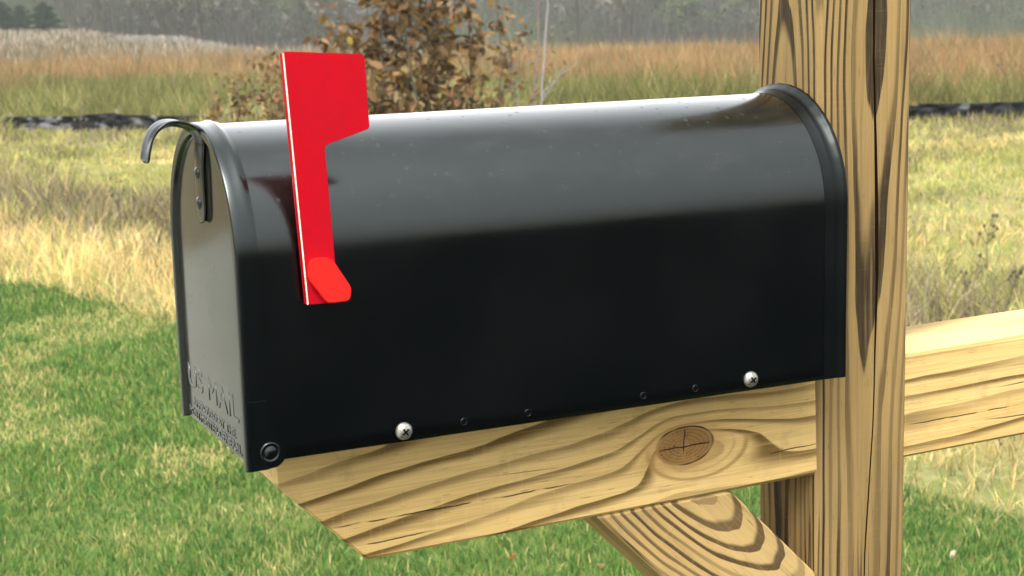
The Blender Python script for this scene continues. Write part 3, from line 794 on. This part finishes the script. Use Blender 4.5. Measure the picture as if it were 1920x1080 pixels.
# ------------------------------------------------------------------ mailbox
L, Wd, H = .483, .168, .2184; RR = Wd / 2
mb = empty('mailbox')
tag(mb, 'glossy black arched metal mailbox with raised red flag mounted on the pine crossarm', 'mailbox')
Rm = Matrix(((0.99934592, -0.02840925, 0.02237538), (0.02844335, 0.99959541, -0.00120815), (-0.02233197, 0.00184379, 0.99974964))).to_4x4()
mb.matrix_world = Matrix.Translation((0.00031592, -0.01373801, 0.01078624 + Z0)) @ Rm
NP = 72
def prof(off, zb, top=1.0, side=1.0, x=0.0, wob=0.0):
    pts = []
    zs = H - RR
    ns = 14
    for i in range(ns): pts.append((x, -off * side, zb + (zs - zb) * i / ns))
    for i in range(NP + 1):
        th = math.pi * i / NP; s = math.sin(th); o_ = off * (side + (top - side) * s ** 1.5) + wob * math.sin(i * 1.9 + 1) * s
        pts.append((x, RR - (RR + o_) * math.cos(th), zs + (RR + o_) * math.sin(th)))
    for i in range(ns): pts.append((x, Wd + off * side, zs + (zb - zs) * (i + 1) / ns))
    return pts
def shell(name, rows, mat, parent, close_front=False, bottom=False, smooth=True, double=None):
    V, F = [], []; n = len(rows[0])
    for r in rows: V += r
    for k in range(len(rows) - 1):
        for i in range(n - 1): F.append((k * n + i, (k + 1) * n + i, (k + 1) * n + i + 1, k * n + i + 1))
    if bottom:
        for k in range(len(rows) - 1): F.append((k * n, k * n + n - 1, (k + 1) * n + n - 1, (k + 1) * n))
    if close_front: F.append(tuple(range(n)))
    return mesh_obj(name, V, F, mat, parent, smooth)
xs = list(np.linspace(.003, .4795, 60))
body = shell('body', [prof(0, .0, x=x) for x in xs], M_black, mb)
sol = body.modifiers.new('sheet', 'SOLIDIFY'); sol.thickness = .0009; sol.offset = -1
# floor of the box, recessed between the skirts
bm = bmesh.new(); bmesh.ops.create_cube(bm, size=1)
bmesh.ops.scale(bm, vec=(.474, Wd - .003, .0012), verts=bm.verts); bmesh.ops.translate(bm, vec=(.241, RR, .004), verts=bm.verts)
bm_obj('floor_panel', bm, M_rim, mb)

# door: skirt wrapping the body, bead, recessed panel
ZB = -.005
rows = [prof(.0006, ZB, x=-.0006), prof(.0013, ZB, x=-.0003), prof(.0016, ZB, x=.0004), prof(.0016, ZB, x=.0040), prof(.0018, ZB, x=.0065),
        prof(.0016, ZB, top=1.5, x=.0085), prof(.0016, ZB, top=1.75, x=.0103), prof(.0016, ZB, top=1.4, x=.0120), prof(.0015, ZB, x=.0137), prof(.0014, ZB, x=.0146), prof(.0001, ZB, x=.0149)]
inner = [prof(-.0078, ZB + .003, x=.0030), prof(-.0072, ZB + .003, x=.0028), prof(-.0068, ZB + .003, x=.0020), prof(-.0060, ZB + .002, x=.0000), prof(-.0055, ZB + .002, x=-.0004), prof(-.0044, ZB, x=-.0007), prof(-.0005, ZB, x=-.0008)]
door = shell('door', inner + rows, M_rim, mb)
es = door.modifiers.new('crisp', 'EDGE_SPLIT'); es.split_angle = R(28)
# ears at the hinge, both sides
def ear(ysign):
    bm = bmesh.new()
    pts = [(.0144, .0420)]
    cx, cz, rr = .0157, .0066, .0112
    for t in np.linspace(0, 1, 8)[1:]:
        pts.append((.0144 + .0062 * (t ** 1.6), .0420 - .0225 * t))
    for a in np.linspace(58, -70, 16): pts.append((cx + rr * math.cos(R(a)), cz + rr * math.sin(R(a))))
    pts += [(.010, -.0048), (.002, -.0050), (.0145 - .012, .0420)]
    y0 = -.0002 if ysign < 0 else Wd + .0002
    vs = [bm.verts.new((x, y0, z)) for x, z in pts]
    f = bm.faces.new(vs); ex = bmesh.ops.extrude_face_region(bm, geom=[f])
    bmesh.ops.translate(bm, vec=(0, ysign * .0020, 0), verts=[g for g in ex['geom'] if isinstance(g, bmesh.types.BMVert)])
    bm_obj('hinge_ear', bm, M_rim, door)
ear(-1); ear(1)
def lathe(profile, n=28):
    bm = bmesh.new(); rings = []
    for r, h in profile:
        if r < 1e-6: rings.append([bm.verts.new((0, 0, h))])
        else: rings.append([bm.verts.new((r * math.cos(2 * math.pi * i / n), r * math.sin(2 * math.pi * i / n), h)) for i in range(n)])
    for a, b in zip(rings, rings[1:]):
        for i in range(n):
            j = (i + 1) % n
            if len(a) == 1: bm.faces.new((a[0], b[i], b[j]))
            elif len(b) == 1: bm.faces.new((a[i], b[0], a[j]))
            else: bm.faces.new((a[i], b[i], b[j], a[j]))
    return bm
def on_side(o, x, z, y=-.0005): # lathe axis z -> -Y
    o.rotation_euler = (R(90), 0, 0); o.location = (x, y, z)
hr = bm_obj('hinge_rivet', lathe([(.0072, 0), (.0070, .0008), (.0062, .0012), (.0054, .0008), (.0048, .0004), (.0040, .0008), (.0025, .0016), (0, .0019)]), M_rim, door, True)
on_side(hr, .0157, .0066, -.0021)
# recessed door panel sheet
pv = prof(-.0076, ZB + .003, x=.0030)
nb = len(pv)
V = list(pv); V.append((.0050, RR, .10))
rows_in = [prof(-.0108, ZB + .004, x=.0050)]
def pscale(s): return [(.0030 - .0013 * (1 - s) ** .5, RR + (y - RR) * s, .09 + (z - .09) * s) for _, y, z in pv]
rws = [pscale(s) for s in (1, .97, .9, .75, .5, .25, .0005)]
dp = shell('door_panel', rws, M_door, door)
# the open bottom wedge of the fan
V = [r[0] for r in rws]; V2 = [r[-1] for r in rws]
F = [(i, i + 1, len(V) + i + 1, len(V) + i) for i in range(len(V) - 1)]
me = dp.data; bm = bmesh.new(); bm.from_mesh(me); n = len(pv); bm.verts.ensure_lookup_table()
for k in range(len(rws) - 1):
    try: bm.faces.new((bm.verts[k * n], bm.verts[k * n + n - 1], bm.verts[(k + 1) * n + n - 1], bm.verts[(k + 1) * n]))
    except ValueError: pass
for f in bm.faces: f.smooth = True
bmesh.ops.recalc_face_normals(bm, faces=bm.faces); bm.to_mesh(me); bm.free()

# embossed lettering pressed into the door
def lettering(txt, size, yc, zc, width, depth=.0004):
    cu = bpy.data.curves.new('lettering', 'FONT'); cu.body = txt; cu.size = size; cu.align_x = 'CENTER'; cu.align_y = 'CENTER'
    cu.extrude = depth; cu.bevel_depth = .0002; cu.bevel_resolution = 1; cu.resolution_u = 4
    t = bpy.data.objects.new('tmp', cu); C.objects.link(t); bpy.context.view_layer.update()
    me = bpy.data.meshes.new_from_object(t.evaluated_get(bpy.context.evaluated_depsgraph_get()))
    sx = width / t.dimensions.x
    bpy.data.objects.remove(t)
    o = bpy.data.objects.new('lettering', me); C.objects.link(o); me.materials.clear(); me.materials.append(M_door)
    o.parent = door
    # text x -> -Y, text y -> +Z, normal -> -X
    o.matrix_basis = Matrix.Translation((.0024, yc, zc)) @ Matrix(((0, 0, -1, 0), (-1, 0, 0, 0), (0, 1, 0, 0), (0, 0, 0, 1))) @ Matrix.Scale(sx, 4, (1, 0, 0))
lettering('US MAIL', .0245, .088, .0305, .130)
lettering('APPROVED BY THE', .0090, .088, .0125, .112, .0002)
lettering('POSTMASTER GENERAL', .0090, .088, .0035, .136, .0002)

# handle: strip bolted to the door, bending up and outward
path = [(-.0002, .152), (-.0002, .160), (-.0002, .175), (-.0002, .190), (.0002, .200), (.0006, .2065), (-.0004, .2120), (-.0040, .2166), (-.0090, .2195), (-.0155, .2212), (-.0222, .2206), (-.0280, .2170), (-.0318, .2110), (-.0340, .2035), (-.0352, .1975), (-.0354, .1955)]
cen = .079
def strip():
    V, F = [], []; ny = 13; n = len(path)
    # densify
    P = []
    for i in range(n - 1):
        p0, p1, p2, p3 = [np.array(path[max(0, min(n - 1, i + k))]) for k in (-1, 0, 1, 2)]
        for t in (0, .33, .66): P.append(.5 * ((2 * p1) + (-p0 + p2) * t + (2 * p0 - 5 * p1 + 4 * p2 - p3) * t * t + (-p0 + 3 * p1 - 3 * p2 + p3) * t ** 3))
    P.append(np.array(path[-1])); m = len(P)
    for i, q in enumerate(P):
        t = P[min(i + 1, m - 1)] - P[max(i - 1, 0)]; t /= np.linalg.norm(t); nr = np.array([-t[1], t[0]])
        f = i / (m - 1); w_ = .0118 - .0006 * f
        e = min(f * m / 4, (1 - f) * m / 4, 1); w_ *= math.sqrt(max(.05, 1 - (1 - e) ** 2))
        for j in range(ny):
            s = (j / (ny - 1)) * 2 - 1
            rib = .0016 * math.exp(-(s / .22) ** 2) * float(sstep(.18, .3, f)) * float(sstep(.88, .75, f)) if True else 0
            cup = -(.0008 + .0010 * float(sstep(.15, .35, f))) * s * s
            q2 = q + nr * (rib + cup + .0006)
            V.append((q2[0], cen + s * w_, q2[1]))
    for i in range(m - 1):
        for j in range(ny - 1): a = i * ny + j; F.append((a, a + ny, a + ny + 1, a + 1))
    o = mesh_obj('handle', V, F, M_rim, door, True)
    s_ = o.modifiers.new('sheet', 'SOLIDIFY'); s_.thickness = .0014; s_.offset = 0
    return o
strip()
for zz in (.1655, .1860):
    rv = bm_obj('handle_rivet', lathe([(.0044, 0), (.0042, .0010), (.0032, .0019), (.0016, .0024), (0, .0025)], 20), M_rim, door, True)
    rv.rotation_euler = (0, R(-90), 0); rv.location = (-.0008, cen, zz)

# back panel and its crimped rim
def rw(off, x, top=1.0, side=.3, wob=0.0): return prof(off, 0.0, top=top, side=side, x=x, wob=wob)
rows = [rw(.0002, .4625, 1, 1), rw(.0004, .4640), rw(.0022, .4700, wob=.0001), rw(.0026, .4712, wob=.0001), rw(.0020, .4722, wob=.0001), rw(.0026, .4745, wob=.0002), rw(.0046, .4775, wob=.0003),
        rw(.0066, .4790, wob=.0004), rw(.0070, .4797, wob=.0003), rw(.0070, .4818, wob=.0003), rw(.0060, .4827), rw(.0030, .4825), rw(-.004, .4825)]
rim = shell('back_panel', rows, M_back, mb)
bm = bmesh.new(); bm.from_mesh(rim.data); n = len(rows[0]); bm.verts.ensure_lookup_table()
bm.faces.new([bm.verts[(len(rows) - 1) * n + i] for i in range(n)]); bm.to_mesh(rim.data); bm.free()

# flag
flag_pts = [(.0360, .2683, .0012), (.0900, .2646, .003), (.0916, .2165, .0022), (.0602, .2072, .003), (.0640, .1275, .0), (.0668, .1036, .001), (.0445, .1042, .0006)]
def rounded(pts, seg=5):
    out = []; n = len(pts)
    for i, (x, z, r) in enumerate(pts):
        if r <= .0003: out.append((x, z)); continue
        p = np.array((x, z)); a = np.array(pts[i - 1][:2]) - p; b = np.array(pts[(i + 1) % n][:2]) - p
        a /= np.linalg.norm(a); b /= np.linalg.norm(b)
        for t in np.linspace(0, 1, seg + 1): q = p + a * r * (1 - t) ** 2 + b * r * t ** 2; out.append(tuple(q))
    return out
def plate(name, pts, y, th, mat, parent, bev=.0003):
    bm = bmesh.new(); vs = [bm.verts.new((x, y, z)) for x, z in pts]
    f = bm.faces.new(vs); ex = bmesh.ops.extrude_face_region(bm, geom=[f])
    bmesh.ops.translate(bm, vec=(0, th, 0), verts=[g for g in ex['geom'] if isinstance(g, bmesh.types.BMVert)])
    bmesh.ops.recalc_face_normals(bm, faces=bm.faces)
    if bev: 
        es = [e for e in bm.edges if len(e.link_faces) == 2 and any(len(f.verts) == len(pts) for f in e.link_faces)]
        bmesh.ops.bevel(bm, geom=es, offset=bev, segments=2, affect='EDGES')
    return bm_obj(name, bm, mat, parent)
FY = -.0098
flag = plate('flag', rounded(flag_pts), FY, .0010, M_red, mb)
# return flange folded back along the flag's long edge, its corner's sky highlight and thin paint put in as a pale strip
el = [(.0358, .2670), (.0443, .1044)]
def edge_strip(name, w0, w1, y0, y1, mat):
    V = []
    for x, z in el:
        for dx, yy in ((w0, y0), (w1, y0), (w1, y1), (w0, y1)): V.append((x + dx, yy, z))
    return mesh_obj(name, V, [(0, 1, 2, 3), (7, 6, 5, 4), (0, 4, 5, 1), (1, 5, 6, 2), (2, 6, 7, 3), (3, 7, 4, 0)], mat, flag)
edge_strip('folded_edge', -.0010, -.0001, FY + .0004, FY + .0062, M_red)
edge_strip('highlight_edge', -.0010, -.0001, FY - .0003, FY + .0002, M_edge)
tabp = [(.0450, .1348, .0055), (.0600, .1345, .0045), (.0732, .1130, .003), (.0716, .1046, .003), (.0560, .1044, .003), (.0440, .1215, .004)]
plate('pivot_tab', rounded(tabp), FY - .0042, .0042, M_tab, flag, .0007)
# pivot through to the box side
pv_ = bm_obj('pivot_pin', lathe([(.0045, 0), (.0045, .0092), (0, .0092)], 16), M_rim, flag); on_side(pv_, .0545, .121, 0.0)

# screws and spare holes
for x, z in ((.1113, .0075), (.3949, .0087)):
    s_ = bm_obj('mounting_screw', lathe([(.0062, 0), (.0061, .0008), (.0054, .0022), (.0040, .0032), (.0022, .0037), (0, .0038)], 28), M_zinc, mb, True); on_side(s_, x, z, -.0002)
    bm = bmesh.new()
    for a in (35, 125):
        r_ = bmesh.ops.create_cube(bm, size=1)['verts']; bmesh.ops.scale(bm, vec=(.0056, .0011, .0006), verts=r_)
        bmesh.ops.rotate(bm, cent=(0, 0, 0), matrix=Matrix.Rotation(R(a), 3, 'Z'), verts=r_); bmesh.ops.translate(bm, vec=(0, 0, .0037 + (a > 90) * .00005), verts=r_)
    c_ = bm_obj('cross_slot', bm, M_hole, s_)
for x, z in ((.1566, .0078), (.2064, .0076), (.3009, .0079), (.3459, .0078)):
    h_ = bm_obj('screw_hole', lathe([(.0027, 0), (.0027, .0003), (.0023, .0004), (.0021, .0001)], 20), M_rim, mb, True); on_side(h_, x, z, 0.0)
    d_ = bm_obj('hole_core', lathe([(.0021, .00025), (0, .00025)], 20), M_hole, h_)

# fallen leaves on the lawn
def fallen(px, py, col, label, seed):
    rx = (0.91247962, -0.40661755, -0.0452008); up = (0.11513897, 0.14920948, 0.9820792); fw = (0.39258625, 0.90133162, -0.18296814)
    d = [fw[i] * 3029.74 + rx[i] * (px - 960) - up[i] * (py - 540) for i in range(3)]
    t = -(CP[2] - .045) / d[2]; loc = (CP[0] + d[0] * t, CP[1] + d[1] * t, .045)
    rnd = random.Random(seed); L_ = .020; V = []
    outl = [(0, 0), (.25, .35), (.5, .45), (.8, .3), (1, 0), (.8, -.3), (.5, -.02), (.25, -.35)]
    for a, b in outl: V.append((a * L_, b * L_, .012 * abs(b) * 2 + .01 * a * a + rnd.random() * .003))
    V.append((L_ * .5, 0, 0)); F = [(i, (i + 1) % 8, 8) for i in range(8)]
    K = np.array([col] * 9); o = tri_mesh('fallen_leaf', np.array(V), np.array(F), M_leaf, K); o.location = loc; o.rotation_euler = (rnd.uniform(-.5, .5), rnd.uniform(-.5, .5), rnd.random() * 6)
    tag(o, label, 'leaf', 'fallen leaves on the lawn')
fallen(957, 1052, (.40, .13, .05), 'orange brown fallen leaf in the lawn just under the crossarm bottom', 1)
fallen(1134, 1063, (.48, .30, .16), 'tan fallen leaf in the lawn beside the diagonal brace', 2)
fallen(1782, 1048, (.40, .36, .22), 'pale fallen leaf in the green lawn right of the post', 3)

# ------------------------------------------------------------------ haze
HAZE = True
if HAZE:
    bm = bmesh.new(); bmesh.ops.create_cube(bm, size=1)
    bmesh.ops.scale(bm, vec=(1200, 1200, 70), verts=bm.verts); bmesh.ops.translate(bm, vec=(0, 0, 10), verts=bm.verts)
    hm = bpy.data.materials.new('haze'); hm.use_nodes = True; T = hm.node_tree; T.nodes.remove(T.nodes['Principled BSDF'])
    pvn = T.nodes.new('ShaderNodeVolumePrincipled'); pvn.inputs['Color'].default_value = (.98, 1, .93, 1); pvn.inputs['Density'].default_value = .0006
    T.links.new(pvn.outputs[0], T.nodes['Material Output'].inputs['Volume'])
    o = bm_obj('haze', bm, hm); tag(o, kind='stuff')
